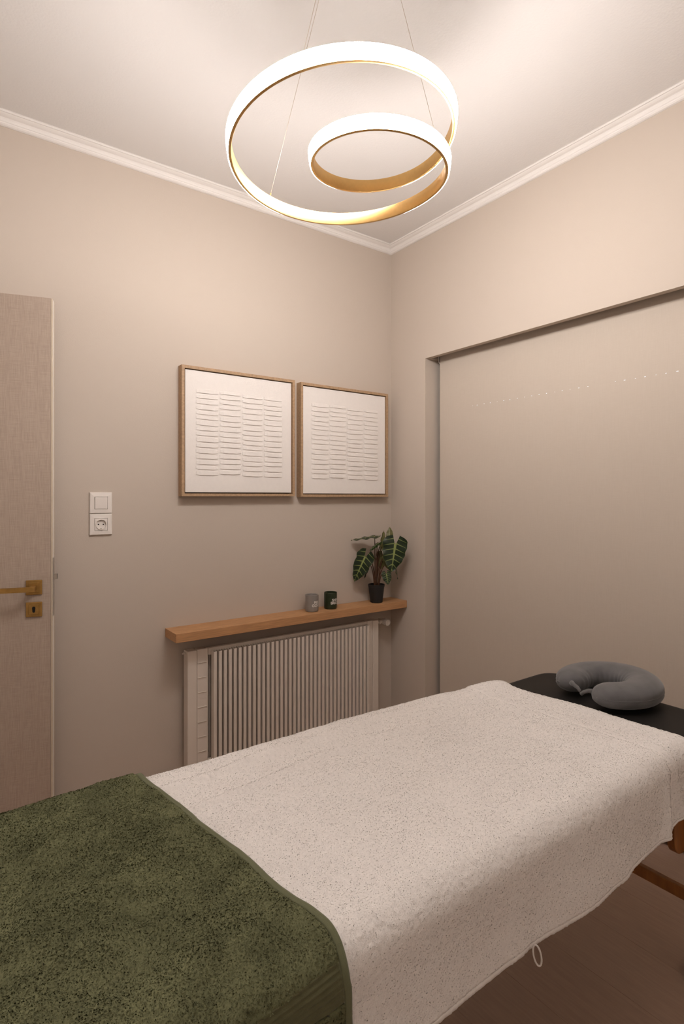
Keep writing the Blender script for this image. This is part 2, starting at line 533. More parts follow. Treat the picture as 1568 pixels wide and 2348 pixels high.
# insert with a round well
bm = bmesh.new()
n = 40
def sqring(s, y):
    out = []
    for k in range(n):
        a = 2 * PI * k / n
        c, s_ = math.cos(a), math.sin(a)
        m_ = max(abs(c), abs(s_))
        out.append(bm.verts.new((c / m_ * s, y, s_ / m_ * s)))
    return out
def cring(r, y):
    return [bm.verts.new((math.cos(2 * PI * k / n) * r, y, math.sin(2 * PI * k / n) * r)) for k in range(n)]
rs = [sqring(.0242, -.004), sqring(.0242, -.0102), cring(.0215, -.0102), cring(.0215, -.0125), cring(.0195, -.0125), cring(.0188, -.0050)]
for p, q in zip(rs[:-1], rs[1:]):
    for k in range(n):
        bm.faces.new((p[k], p[(k + 1) % n], q[(k + 1) % n], q[k]))
bm.faces.new(rs[-1])
bmesh.ops.recalc_face_normals(bm, faces=bm.faces)
obj('socket_well', bm, M_plastic, so)
for sx_ in (-.0095, .0095):
    bm = lathe([(0, 0), (.0026, 0), (.0026, .0014), (0, .0014)], 16)
    bm.transform(Matrix.Translation((sx_, -.0050, 0)) @ Matrix.Rotation(PI / 2, 4, 'X'))
    obj('pin_hole', bm, M_hole, so)
for sz_ in (-1, 1):
    obj('earth_clip', box((-.003, -.0118, sz_ * .0172 - .0013), (.003, -.0052, sz_ * .0172 + .0013), .0004, 1), M_steel, so)

# ------------------------------------------------------------------ framed relief pictures
def picture(name, x0, x1, z0, z1, label, seed):
    rnd = random.Random(seed)
    w, h = x1 - x0, z1 - z0
    t = thing(name, label, 'picture', (x0, YA - .0005, z0), group='framed relief pictures')
    fw, fd = 0.013, 0.042
    def rail(poly):
        bm = bmesh.new()
        A = [bm.verts.new((p[0], -fd, p[1])) for p in poly]
        B = [bm.verts.new((p[0], 0, p[1])) for p in poly]
        bm.faces.new(A)
        bm.faces.new(B[::-1])
        for i in range(4):
            bm.faces.new((A[i], B[i], B[(i + 1) % 4], A[(i + 1) % 4]))
        bmesh.ops.recalc_face_normals(bm, faces=bm.faces)
        return obj('frame_rail', bm, M_frame, t)
    rail([(0, 0), (w, 0), (w - fw, fw), (fw, fw)])
    rail([(0, h), (fw, h - fw), (w - fw, h - fw), (w, h)])
    rail([(0, 0), (fw, fw), (fw, h - fw), (0, h)])
    rail([(w, 0), (w, h), (w - fw, h - fw), (w - fw, fw)])
    obj('backing', box((fw, -.010, fw), (w - fw, 0, h - fw)), M_soil, t)
    g = 0.0045
    cv = obj('canvas', box((fw + g, -.036, fw + g), (w - fw - g, -.0102, h - fw - g), .0012, 1), M_canvas, t)
    yb = -.0362
    for c in range(4):
        cx = 0.064 + 0.1135 * c * (w / 0.577)
        bw = 0.108 - (0.006 if c == 3 else 0)
        z = h - 0.096 - rnd.uniform(0, .003)
        hs = [rnd.uniform(.0145, .0215) for _ in range(16)]
        tot = 0.384 + rnd.uniform(-.003, .004)
        gap = (tot - sum(hs)) / 15
        tilt = rnd.uniform(-.006, .002)
        for k in range(16):
            zt, zb = z, z - hs[k]
            tilt = max(-.030, min(.006, tilt + rnd.uniform(-.012, .012)))
            bm = bmesh.new()
            nseg = 5
            rows = [[], [], [], []]
            jx = rnd.uniform(-.0015, .0015)
            for i in range(nseg + 1):
                u = i / nseg
                xx = cx + jx + bw * u
                dz = tilt * bw * (u - .5)
                e = .0018 * (1 if i in (0, nseg) else 0)
                w1, w2 = rnd.uniform(-.0007, .0007), rnd.uniform(-.0007, .0007)
                xi = xx + (.0060 if i == 0 else (-.0016 if i == nseg else 0))
                rows[0].append(bm.verts.new((xx, yb + .0006, zb + dz + w1 + e)))
                kd = .4 if i in (0, nseg) else 1.0
                rows[1].append(bm.verts.new((xi, yb - .0038 * kd, zb + dz + w1 + .0002 + e)))
                rows[2].append(bm.verts.new((xi, yb - .0026 * kd, zt + dz + w2 - .0012 - e)))
                rows[3].append(bm.verts.new((xx, yb + .0006, zt + dz + w2 - e)))
            for r_ in range(3):
                for i in range(nseg):
                    bm.faces.new((rows[r_][i], rows[r_][i + 1], rows[r_ + 1][i + 1], rows[r_ + 1][i]))
            bm.faces.new([r_[0] for r_ in rows][::-1])
            bm.faces.new([r_[-1] for r_ in rows])
            bmesh.ops.recalc_face_normals(bm, faces=bm.faces)
            obj('relief_bar', bm, M_relief, cv)
            z -= hs[k] + gap
    return t
picture('framed_picture', 0.870, 1.447, 1.300, 1.879, 'oak-framed white relief picture nearer the door', 3)
picture('framed_picture', 1.482, 2.057, 1.297, 1.875, 'oak-framed white relief picture in the corner above the potted plant', 3)

# ------------------------------------------------------------------ shelf
SZ = 0.722
sh = obj('wall_shelf', box((0, 0, -.038), (XB - .002 - .811, .1365, 0), .0012, 2), M_shelf, None, (0.811, YA - .137, SZ))
tag(sh, 'long floating oak shelf on the wall above the radiator', 'shelf')

# ------------------------------------------------------------------ radiator
RX0, RX1 = 0.885, 1.963
RB, RT = 0.10, 0.622
rad = thing('radiator', 'cream enamel panel radiator with vertical fins under the oak shelf', 'radiator', (RX0, YA, 0))
RL = RX1 - RX0
def rp(name, lo, hi, bev=.002, m=None):
    return obj(name, box(lo, hi, bev, 2), m or M_rad, rad)
yf = -.073                                     # front of the flat columns, relative to the wall
rp('back_panel', (0.01, -.040, RB + .01), (RL - .01, -.030, RT - .004))
rp('end_column', (0, yf, RB), (.043, -.022, RT), .004)
rp('end_column', (RL - .041, yf, RB), (RL, -.022, RT), .004)
rp('inner_column', (.0435, yf + .002, RB), (.095, -.041, RT + .002), .003)
rp('inner_column', (RL - .079, yf + .002, RB), (RL - .0415, -.041, RT + .002), .003)
rp('top_rail', (.0955, yf + .003, RT - .03), (RL - .0795, yf + .012, RT + .001), .0015)
rp('bottom_rail', (.0955, yf + .003, RB), (RL - .0795, yf + .012, RB + .03), .0015)
for side, xa, xb in ((0, .047, .086), (1, RL - .076, RL - .058)):
    k = 0
    zz = RT - .058
    while zz > RB + .03:
        bmn = bmesh.new()
        v = [bmn.verts.new(p) for p in ((xa, yf + .0025, zz + .0016), (xb, yf + .0025, zz + .0016), (xb, yf - .0015, zz + .0006),
                                        (xa, yf - .0015, zz + .0006), (xa, yf + .0025, zz - .0012), (xb, yf + .0025, zz - .0012))]
        for q in ((0, 1, 2, 3), (3, 2, 5, 4), (0, 3, 4), (1, 5, 2), (0, 4, 5, 1)):
            bmn.faces.new([v[i] for i in q])
        bmesh.ops.recalc_face_normals(bmn, faces=bmn.faces)
        obj('weld_ridge', bmn, M_rad, rad)
        zz -= .0655
pitch = (1.868 - 1.0015) / 36
fm = bpy.data.meshes.new('fin')
bmf = prism([(-.0072, -.031), (-.0060, -.0325), (.0060, -.0325), (.0072, -.031), (.0072, 0), (.0052, 0), (.0052, -.030), (-.0052, -.030), (-.0052, 0), (-.0072, 0)],
            'z', RB + .008, RT - .012)
bmf.to_mesh(fm)
bmf.free()
fm.materials.append(M_rad)
for k in range(37):
    obj('fin', fm, None, rad, (1.0015 - RX0 + k * pitch, yf + .0035, 0))
# convector grille teeth behind the top edge
tooth = bpy.data.meshes.new('convector_plate')
bt = box((-.0008, -.058, RB + .05), (.0008, -.0405, RT - .006))
bt.to_mesh(tooth)
bt.free()
tooth.materials.append(M_rad)
for k in range(48):
    obj('convector_plate', tooth, None, rad, (.105 + k * (RL - .20) / 47, 0, 0))
# thermostatic valve
vz = RT - .020
vb = bmesh.new()
add_lathe(vb, [(0, 0), (.011, 0), (.011, .006), (.008, .007), (.008, .020), (.012, .021), (.012, .030), (0, .030)], 20)
vb.transform(Matrix.Translation((RL - .001, -.048, vz)) @ Matrix.Rotation(PI / 2, 4, 'Y'))
smooth(obj('valve_union', vb, M_rad, rad), 40)
vb = bmesh.new()
pf = []
n = 28
profv = [(0, -.012), (.011, -.012), (.0125, 0), (.0175, .004), (.0185, .012), (.0195, .036), (.0175, .0435), (.0125, .044), (.012, .041), (.0075, .041), (.007, .043), (0, .043)]
add_lathe(vb, profv, n)
for v in vb.verts:
    r_ = math.hypot(v.co.x, v.co.y)
    if r_ > .0163 and v.co.z > .006:
        k = round((math.atan2(v.co.y, v.co.x) / (2 * PI)) * n)
        s_ = 0.93 if k % 2 else 1.0
        v.co.x *= s_
        v.co.y *= s_
# head points out into the room, a little to the right
d = Vector((0.05, -1.0, -0.06)).normalized()
vb.transform(Matrix.Translation((RL + .062, -.034, vz - .001)) @ d.to_track_quat('Z', 'Y').to_matrix().to_4x4())
smooth(obj('valve_head', vb, M_valve, rad), 30)
vb = tube([(RL + .022, -.048, vz), (RL + .046, -.044, vz), (RL + .062, -.034, vz), (RL + .062, -.0005, vz)], .008, 12)
smooth(obj('valve_pipe', vb, M_rad, rad), 40)
vb = tube([(.0, -.048, RT - .012), (-.010, -.048, RT - .012)], .006, 12)
add_tube(vb, [(-.010, -.048, RT - .012), (-.016, -.048, RT - .012)], .0035, 8)
smooth(obj('bleed_screw', vb, M_rad, rad), 40)
for xx in (.2, RL - .2):
    rp('wall_bracket', (xx, -.0301, .2), (xx + .02, -.0005, .5), .001, M_steel)

# ------------------------------------------------------------------ candles
def text_mesh(body, size):
    cu = bpy.data.curves.new('print', 'FONT')
    cu.body = body
    cu.size = size
    cu.align_x = 'CENTER'
    cu.align_y = 'CENTER'
    cu.space_line = 0.82
    cu.offset = size * 0.022
    cu.extrude = 0.0
    o = bpy.data.objects.new('tmp_text', cu)
    COL.objects.link(o)
    dg = bpy.context.evaluated_depsgraph_get()
    me = bpy.data.meshes.new_from_object(o.evaluated_get(dg))
    bpy.data.objects.remove(o, do_unlink=True)
    return me
def candle(x, y, label, m, mw, words, az):
    t = thing('scented_candle', label, 'candle', (x, y, SZ + .0003), group='candles on the oak shelf')
    r, h = .0335, .084
    prof_ = [(0, 0), (r - .006, 0), (r - .0015, .002), (r - .0002, .006), (r, .012), (r, h - .001), (r - .0008, h), (r - .0022, h), (r - .0030, h - .001),
             (r - .0032, h - .017), (r - .0032, .008), (0, .008)]
    smooth(obj('glass', lathe(prof_, 48), m, t), 35)
    wx = obj('wax', lathe([(0, .0085), (r - .0036, .0085), (r - .0036, h - .022), (r - .006, h - .0225), (0, h - .0225)], 32), mw, t)
    smooth(wx, 40)
    obj('wick', tube([(0, 0, h - .0224), (0, .0005, h - .016), (.001, .001, h - .012)], .0008, 6), M_soil, t)
    me = text_mesh(words, .0185)
    view = (Vector((x, y, 0)) - Vector((EYE.x, EYE.y, 0))).normalized()
    rt = Vector((view.y, -view.x, 0))
    bm = bmesh.new()
    bm.from_mesh(me)
    bmesh.ops.triangulate(bm, faces=bm.faces)
    bmesh.ops.subdivide_edges(bm, edges=[e for e in bm.edges if e.calc_length() > .004], cuts=2)
    for v in bm.verts:
        a = az + v.co.x / r
        nn = -view * math.cos(a) + rt * math.sin(a)
        v.co = nn * (r + .0004) + UP * (h * .47 + v.co.y)
    bm.normal_update()
    obj('printed_words', bm, M_print, t)
    return t
candle(1.531, 2.375, 'grey glass candle printed with white words on the oak shelf', M_cgrey, M_wax, 'FEEL\nGOOD', math.radians(50))
candle(1.645, 2.375, 'dark green glass candle printed with white words beside the grey one', M_cgreen, M_waxg, 'SHINE\nBRIGHT', math.radians(56))

# ------------------------------------------------------------------ potted plant
def leaf_material():
    m = mat('alocasia_leaf', (0.012, 0.026, 0.008, 1), rough=0.38, spec=0.4)
    nt = m.node_tree
    b = nt.nodes['Principled BSDF']
    uv = nt.nodes.new('ShaderNodeUVMap')
    uv.uv_map = 'leaf'
    sp = nt.nodes.new('ShaderNodeSeparateXYZ')
    nt.links.new(uv.outputs[0], sp.inputs[0])
    def math_(op, a, b_=None, c=None):
        n = nt.nodes.new('ShaderNodeMath')
        n.operation = op
        for i, v in enumerate((a, b_, c)):
            if v is None:
                continue
            if isinstance(v, (int, float)):
                n.inputs[i].default_value = v
            else:
                nt.links.new(v, n.inputs[i])
        return n.outputs[0]
    U_, V_ = sp.outputs['X'], sp.outputs['Y']       # u along leaf 0..1 (attach at .25), v = |lateral| 0..1
    # lateral veins run outwards and tipwards
    ph = math_('SUBTRACT', U_, math_('MULTIPLY', V_, 0.10))
    fr_ = math_('FRACT', math_('MULTIPLY', ph, 7.0))
    dist = math_('ABSOLUTE', math_('SUBTRACT', fr_, 0.5))
    wv = math_('MULTIPLY', math_('SUBTRACT', 1.12, V_), 0.115)
    lat = math_('LESS_THAN', dist, wv)
    mid = math_('LESS_THAN', V_, math_('MULTIPLY', math_('SUBTRACT', 1.25, U_), 0.105))
    edge = math_('GREATER_THAN', V_, 0.975)
    lat = math_('MULTIPLY', lat, math_('LESS_THAN', V_, 0.93))
    msk = math_('MAXIMUM', math_('MULTIPLY', lat, 0.75), math_('MAXIMUM', mid, math_('MULTIPLY', edge, 0.35)))
    geo = nt.nodes.new('ShaderNodeNewGeometry')
    mx = nt.nodes.new('ShaderNodeMix')
    mx.data_type = 'RGBA'
    mx.inputs['A'].default_value = (0.010, 0.022, 0.007, 1)
    mx.inputs['B'].default_value = (0.23, 0.27, 0.085, 1)
    nt.links.new(msk, mx.inputs['Factor'])
    mb = nt.nodes.new('ShaderNodeMix')              # paler olive underside
    mb.data_type = 'RGBA'
    mb.inputs['A'].default_value = (0.13, 0.12, 0.045, 1)
    mb.inputs['B'].default_value = (0.17, 0.17, 0.06, 1)
    nt.links.new(msk, mb.inputs['Factor'])
    ms = nt.nodes.new('ShaderNodeMix')
    ms.data_type = 'RGBA'
    nt.links.new(geo.outputs['Backfacing'], ms.inputs['Factor'])
    nt.links.new(mx.outputs['Result'], ms.inputs['A'])
    nt.links.new(mb.outputs['Result'], ms.inputs['B'])
    nt.links.new(ms.outputs['Result'], b.inputs['Base Color'])
    return m
M_leaf = leaf_material()

PB = Vector((1.945, 2.368, SZ + .0004))
plant = thing('potted_plant', 'dark green plant with pale leaf veins in a black pot on the shelf', 'plant', PB)
R0, R1, PHt = .0335, .0455, .098
smooth(obj('pot', lathe([(0, 0), (R0 - .002, 0), (R0, .002), (R1 - .002, PHt - .012), (R1 - .0005, PHt - .0115), (R1, PHt - .001), (R1 - .001, PHt),
                         (R1 - .003, PHt), (R1 - .004, PHt - .012), (R0 - .001, .006), (0, .006)], 48), M_pot, plant), 35)
smooth(obj('soil', lathe([(0, .007), (R0 - .0015, .007), (R1 - .0055, PHt - .016), (R1 - .012, PHt - .013), (.012, PHt - .008), (0, PHt - .007)], 32), M_soil, plant), 60)

pv = (PB - EYE)
pv.z = 0
depth_b = pv.length
pview = pv.normalized()
prt = Vector((pview.y, -pview.x, 0))
MPP = 0.00239
def pp(px, py, fwd=0.0):
    """plant-local point from its place right/up of the pot foot and its distance towards the viewer"""
    a = (px - 862.5) * MPP
    c = (1381.0 - py) * MPP
    return prt * a - pview * fwd + UP * c
WALL_LIM = YA - PB.y - .006
XLIM = XB - PB.x - .006
def leaf(p_attach, p_tip, width, face, droop=0.15, fold=0.25, roll=0.0, name='leaf', curl=0.0):
    """sagittate leaf; face = rough direction the upper side looks at"""
    d = (p_tip - p_attach)
    L = d.length
    d.normalize()
    nrm = (face - d * face.dot(d)).normalized()
    s = d.cross(nrm)
    nu, nv = 22, 7
    bm = bmesh.new()
    uvl = bm.loops.layers.uv.new('leaf')
    lob = 0.30
    for side in (-1, 1):
        grid = []
        for i in range(nu + 1):
            u = -lob + (1 + lob) * i / nu
            if u >= 0:
                outer = (1 - u) ** 0.78 * (0.95 + 0.62 * u) * (1 - .04 * math.sin(3 * PI * u))
                inner = 0.0
            else:
                k = -u / lob
                outer = 0.78 * math.sqrt(max(0, 1 - k ** 2.4)) + .12 + .05 * (1 - k)
                inner = 0.26 * k ** 0.7
                outer = max(outer, inner + .03)
            wob = 1 + .035 * math.sin(u * 24 + side)
            row = []
            for j in range(nv + 1):
                v = j / nv
                lat = (inner + (outer * wob - inner) * v) * width / 2
                along = u * L
                h = -fold * lat - droop * L * max(0, u) ** 2 + .025 * L * math.sin(u * 16 + side * 1.3) * v * v - curl * L * (max(0, -u)) * 1.5
                p = p_attach + d * along + s * side * lat + nrm * h
                p = p + Vector((0, 0, 0))
                if p.y > WALL_LIM:
                    p.y = WALL_LIM - .002 * v
                if p.x > XLIM:
                    p.x = XLIM - .002 * v
                row.append((bm.verts.new(p), ((u + lob) / (1 + lob), inner + (1 - inner) * v if u < 0 else v)))
            grid.append(row)
        for i in range(nu):
            for j in range(nv):
                q = [grid[i][j], grid[i + 1][j], grid[i + 1][j + 1], grid[i][j + 1]]
                if side < 0:
                    q = q[::-1]
                try:
                    f = bm.faces.new([a[0] for a in q])
                except ValueError:
                    continue
                for lp, a in zip(f.loops, q):
                    lp[uvl].uv = a[1]
    bmesh.ops.remove_doubles(bm, verts=bm.verts, dist=1e-5)
    bm.normal_update()
    # make the upper side look along nrm
    tot = sum((f.normal.dot(nrm) * f.calc_area() for f in bm.faces))
    if tot < 0:
        bmesh.ops.reverse_faces(bm, faces=bm.faces)
    return smooth(obj(name, bm, M_leaf, plant))
def petiole(px0, target, bend=0.03, r=.0024):
    a = Vector((px0[0], px0[1], PHt - .012))
    b_ = target
    mid1 = a + UP * (b_.z - a.z) * .45 + (b_ - a) * .10
    mid2 = a + UP * (b_.z - a.z) * .85 + (b_ - a) * .45 * Vector((1, 1, 0)).length / 1.414
    mid2.z = min(mid2.z, b_.z + bend)
    pts = bez(a, mid1, mid2, b_, 16)
    rr = [r * 1.5 - r * .9 * (i / 15) for i in range(16)]
    smooth(obj('petiole', tube(pts, rr, 8), M_stem, plant))
CAMD = -pview
leaves = [
    # attach (px,py,fwd), tip (px,py,fwd), width px, face (right, up, toward viewer), droop, fold, stem root
    ((837, 1275, .075), (811, 1331, .060), 46, (-.25, .35, 1.0), .05, .12, (-.006, .000)),
    ((905, 1246, .050), (896, 1309, .060), 60, (.10, .30, 1.0), .03, .15, (.008, -.004)),
    ((858, 1229, .035), (805, 1236, .050), 40, (-.05, 1.0, .10), .05, .10, (-.004, .006)),
    ((874, 1252, .030), (879, 1217, .010), 17, (-.55, .35, -.8), .02, .30, (.002, .004)),
    ((893, 1236, .015), (893, 1210, -.01), 19, (.15, .3, -1.0), .02, .35, (.004, .008)),
    ((885, 1313, .055), (889, 1337, .065), 24, (.05, .45, 1.0), .03, .15, (.010, -.008)),
    ((905, 1288, .010), (914, 1327, .010), 26, (.9, .25, .12), .08, .2, (.010, .002)),
    ((878, 1274, .000), (872, 1306, -.015), 34, (.4, .45, -.9), .05, .25, (.004, .010)),
    ((889, 1278, .010), (896, 1310, .000), 32, (-.3, .35, -.9), .05, .25, (.006, .008)),
    ((866, 1245, .050), (846, 1260, .080), 20, (-.5, .75, .35), .08, .2, (-.002, -.002)),
    ((842, 1296, .040), (833, 1326, .040), 22, (-.9, .25, .25), .06, .2, (-.010, .004)),
]
for (at, tp, wpx, fc, dr, fo, root) in leaves:
    A, T = pp(*at), pp(*tp)
    for q in (A, T):
        q.y = min(q.y, WALL_LIM - .004)
        q.x = min(q.x, XLIM - .004)
    face = prt * fc[0] + UP * fc[1] + CAMD * fc[2]
    leaf(A, T, wpx * MPP, face, dr, fo)
    petiole(root, A)

# ------------------------------------------------------------------ roller blind
BX = 2.200
bl = thing('roller_blind', 'large plain beige roller blind drawn down over the window', 'blind', (BX, 0, 0))
BY0, BY1 = RY0 + .02, 2.139
obj('fabric', box((-.0006, BY0, .045), (.0006, BY1, RZ + .062)), M_blind, bl)
bm = tube([(.0215, BY0, RZ + .055), (.0215, BY1 + .004, RZ + .055)], .0205, 24)
smooth(obj('roller_tube', bm, M_blind, bl), 40)
obj('hem_bar', box((-.006, BY0, .020), (.006, BY1, .044), .003, 2), M_trim, bl)
bm = prism([(-.006, RZ + .138), (.05, RZ + .138), (.05, RZ - .005), (.03, RZ - .020), (.008, RZ - .022), (-.003, RZ - .012), (-.006, RZ + .01)], 'y', BY1 + .0045, BY1 + .009, .001)
obj('end_bracket', bm, M_upvc, bl)
bm = prism([(-.006, RZ + .138), (.05, RZ + .138), (.05, RZ - .005), (.03, RZ - .020), (.008, RZ - .022), (-.003, RZ - .012), (-.006, RZ + .01)], 'y', BY0 - .009, BY0 - .0045, .001)
obj('end_bracket', bm, M_upvc, bl)
# glowing strips set on the cloth stand in for outside light between shutter slats
leak_strips = [(1084, 944.5, 3), (1094, 943.5, 7), (1110, 941, 5), (1124, 938, 5), (1140, 936, 3), (1155, 933.5, 6), (1169, 931, 5), (1186, 928.5, 5), (1203, 926, 3),
         (1219, 923.5, 5), (1236, 920.5, 5), (1253, 918, 5), (1272, 914.5, 3), (1289, 911.5, 5), (1307, 908.5, 3), (1327, 905.5, 6), (1348, 902, 5),
         (1411, 893, 4), (1432, 889, 7), (1457, 885.5, 4), (1479, 882, 7), (1504, 878, 4), (1527, 874.5, 6), (1553, 869.5, 9)]
for (px, py, wd) in leak_strips:
    dx = px - 784
    ray = FWD * 1284 + RIGHT * dx
    t_ = (BX - EYE.x) / ray.x
    yy = EYE.y + ray.y * t_
    half = wd / 2 * .00085
    k = .0009 if wd > 4 else .0005
    zz = 1.30 + 0.4585 + (k * 0)
    obj('leak_glow_strip', box((-.0011, yy - half, zz - k * .6), (-.0007, yy + half, zz + k * .6)), M_leak_glow, bl)

# ------------------------------------------------------------------ ring lamp
LC = Vector((0.8935, 1.2340, 1.30 + 0.9406))
TA, TB, TH, RS, AMP, RBIG = 0.0414, -0.0137, 0.4563, 0.1863, 0.0417, 0.30
lamp = thing('pendant_lamp', 'gold looping ring pendant lamp hanging from the ceiling', 'lamp', LC)
def lp(ph, extra=0.0):
    m_, d_ = (RBIG + RS) / 2, (RBIG - RS) / 2
    S = math.tanh(3 * math.sin(ph / 2)) / math.tanh(3)
    rho = m_ + d_ * S
    e = complex(math.cos(-ph), math.sin(-ph))
    w = (RBIG + rho * (e - 1)) * complex(math.cos(TH), math.sin(TH))
    h = TA * w.real + TB * w.imag + AMP * math.cos(ph / 2)
    return RIGHT * w.real + FWD * w.imag + UP * (h + extra)
NL = 220
LP_ = [lp(4 * PI * i / NL) for i in range(NL)]
def outward(i):
    t = (LP_[(i + 1) % NL] - LP_[i - 1])
    t.z = 0
    t.normalize()
    o_ = Vector((-t.y, t.x, 0))         # travelling clockwise: outward is on the left
    return o_
def band(profile, closed=True):
    bm = bmesh.new()
    rings = []
    for i in range(NL):
        o_ = outward(i)
        rings.append([bm.verts.new(LP_[i] + o_ * a + UP * b_) for a, b_ in profile])
    k = len(profile)
    for i in range(NL):
        A, B = rings[i], rings[(i + 1) % NL]
        for j in range(k if closed else k - 1):
            bm.faces.new((A[j], A[(j + 1) % k], B[(j + 1) % k], B[j]))
    bmesh.ops.recalc_face_normals(bm, faces=bm.faces)
    return bm
HB = .0180
smooth(obj('gold_band', band([(-.0035, -HB + .0005), (-.0035, HB), (.0080, HB), (.0080, HB - .0008), (-.0012, HB - .0008), (-.0012, -HB + .0010), (.0040, -HB + .0010),
                               (.0042, -HB + .0002), (.0030, -HB - .0004), (-.0028, -HB - .0004)]), M_gold, lamp), 40)
dprof = [(-.0010, -HB + .0012), (.0040, -HB + .0012), (.0062, -HB + .0014), (.0074, -HB + .0032), (.0080, -HB + .0080), (.0098, 0.0), (.0110, HB - .0055), (.0112, HB - .0022), (.0106, HB - .0010), (-.0010, HB - .0010)]
smooth(obj('light_diffuser', band(dprof), M_diff, lamp), 60)
CAN = Vector((0.925, 1.205, H)) - FWD * 0.075 - LC
canopy_bm = lathe([(0, -.0005), (.085, -.0005), (.085, -.024), (.083, -.026), (0, -.026)], 48)
canopy_bm.transform(Matrix.Translation(CAN))
smooth(obj('ceiling_canopy', canopy_bm, M_gold, lamp), 35)
for ph, (ca, cb) in ((4.33, (-.078, .02)), (2.32, (-.072, -.045)), (7.47, (.078, -.0))):
    p0 = lp(ph, HB)
    p1 = CAN + RIGHT * ca + FWD * cb - UP * .026
    obj('suspension_wire', tube([p0, p1], .0006, 6), M_wire, lamp)
    obj('wire_grip', tube([p0 - UP * .002, p0 + (p1 - p0).normalized() * .010], .0018, 8), M_gold, lamp)

# ------------------------------------------------------------------ massage table
TX0, TX1, TY0, TY1, TZ = -0.10, 1.848, 0.640, 1.245, 0.662
tb = thing('massage_table', 'black vinyl massage table on wooden legs under the towels', 'table', ((TX0 + TX1) / 2, (TY0 + TY1) / 2, 0))
TOFF = Vector(((TX0 + TX1) / 2, (TY0 + TY1) / 2, 0))
def rrect(x0, x1, y0, y1, r, n=8):
    out = []
    for cx, cy, a0 in ((x1 - r, y1 - r, 0), (x0 + r, y1 - r, PI / 2), (x0 + r, y0 + r, PI), (x1 - r, y0 + r, 3 * PI / 2)):
        for k in range(n + 1):
            a = a0 + PI / 2 * k / n
            out.append((cx + r * math.cos(a), cy + r * math.sin(a)))
    return out
def pad(x0, x1, z0, z1, edge):
    bm = bmesh.new()
    rings = []
    prof_ = [(0.012, z0), (0.002, z0 + .008), (0, z0 + .02)] + [(edge * (1 - math.cos(a)), z1 - edge + edge * math.sin(a)) for a in np.linspace(0, PI / 2, 7)]
    for ins, z in prof_:
        rings.append([bm.verts.new((p[0] - TOFF.x, p[1] - TOFF.y, z)) for p in rrect(x0 + ins, x1 - ins, TY0 + ins, TY1 - ins, .085 - ins * .9)])
    n = len(rings[0])
    for A, B in zip(rings[:-1], rings[1:]):
        for k in range(n):
            bm.faces.new((A[k], A[(k + 1) % n], B[(k + 1) % n], B[k]))
    bm.faces.new(rings[0][::-1])
    bm.faces.new(rings[-1])
    bmesh.ops.recalc_face_normals(bm, faces=bm.faces)
    return bm
smooth(obj('padded_top', pad(TX0, TX1, TZ - .06, TZ, .042), M_vinyl, tb), 50)
def tpart(name, lo, hi, bev=.003, m=None):
    b_ = box(tuple(Vector(lo) - TOFF), tuple(Vector(hi) - TOFF), bev, 2)
    return obj(name, b_, m or M_beech, tb)
zr = TZ - .0605
tpart('side_rail', (TX0 + .05, TY0 + .0635, zr - .07), (TX1 - .05, TY0 + .083, zr))
tpart('side_rail', (TX0 + .05, TY1 - .083, zr - .07), (TX1 - .05, TY1 - .0635, zr))
tpart('end_rail', (TX0 + .03, TY0 + .03, zr - .07), (TX0 + .0495, TY1 - .03, zr))
tpart('end_rail', (TX1 - .0495, TY0 + .03, zr - .07), (TX1 - .03, TY1 - .03, zr))
for sx_, xc in ((1, 1.612), (-1, 0.10)):
    for ya, yb_ in ((TY0 + .041, TY0 + .0195), (TY1 - .063, TY1 - .0405)):
        # upper leg board with a rounded lower end, leaning out towards the table end
        pts_ = []
        w = .042
        top, botm = zr - .01, .385
        lean = .008 * sx_
        pts_.append((xc - w - TOFF.x, top))
        for k in range(9):
            a = PI + PI * k / 8
            pts_.append((xc + lean * .8 + w * math.cos(a) - TOFF.x, botm + w * math.sin(a)))
        pts_.append((xc + w - TOFF.x, top))
        obj('upper_leg', prism(pts_, 'y', ya - TOFF.y, ya + .022 - TOFF.y, .002), M_beech, tb)
        pts2 = [(xc + .015 + lean * .3 - (.048 if sx_ < 0 else 0) - TOFF.x, .50), (xc + .055 + lean * .3 - (.088 if sx_ < 0 else 0) - TOFF.x, .50), (xc + .055 + lean * 1.7 - (.088 if sx_ < 0 else 0) - TOFF.x, 0.018), (xc + .015 + lean * 1.7 - (.048 if sx_ < 0 else 0) - TOFF.x, 0.018)]
        lg = obj('lower_leg', prism(pts2, 'y', yb_ - TOFF.y, yb_ + .021 - TOFF.y, .002), M_beech, tb)
        obj('rubber_foot', box((xc + .035 * sx_ + lean * 1.7 - .024 - TOFF.x, yb_ - .003 - TOFF.y, 0.0), (xc + .035 * sx_ + lean * 1.7 + .024 - TOFF.x, yb_ + .024 - TOFF.y, .0178), .003, 2), M_vinyl, lg)
    zc = .24
    xb_ = xc + .006 if sx_ > 0 else xc - .0
    tpart('crossbar', (xb_ - .009, TY0 + .020, zc - .016), (xb_ + .009, TY1 - .020, zc + .016))

# ------------------------------------------------------------------ towels
def fft_noise(shape, cell, scale, seed, power=2.0):
    """smooth random field, feature size `scale` (m) on a grid of `cell` (m)"""
    rng = np.random.default_rng(seed)
    a = rng.standard_normal(shape)
    fy = np.fft.fftfreq(shape[0], cell)[:, None]
    fx = np.fft.fftfreq(shape[1], cell)[None, :]
    k = np.hypot(fy, fx)
    g = np.exp(-(k * scale) ** 2 * 3.0)
    b = np.real(np.fft.ifft2(np.fft.fft2(a) * g))
    return (b - b.mean()) / b.std()

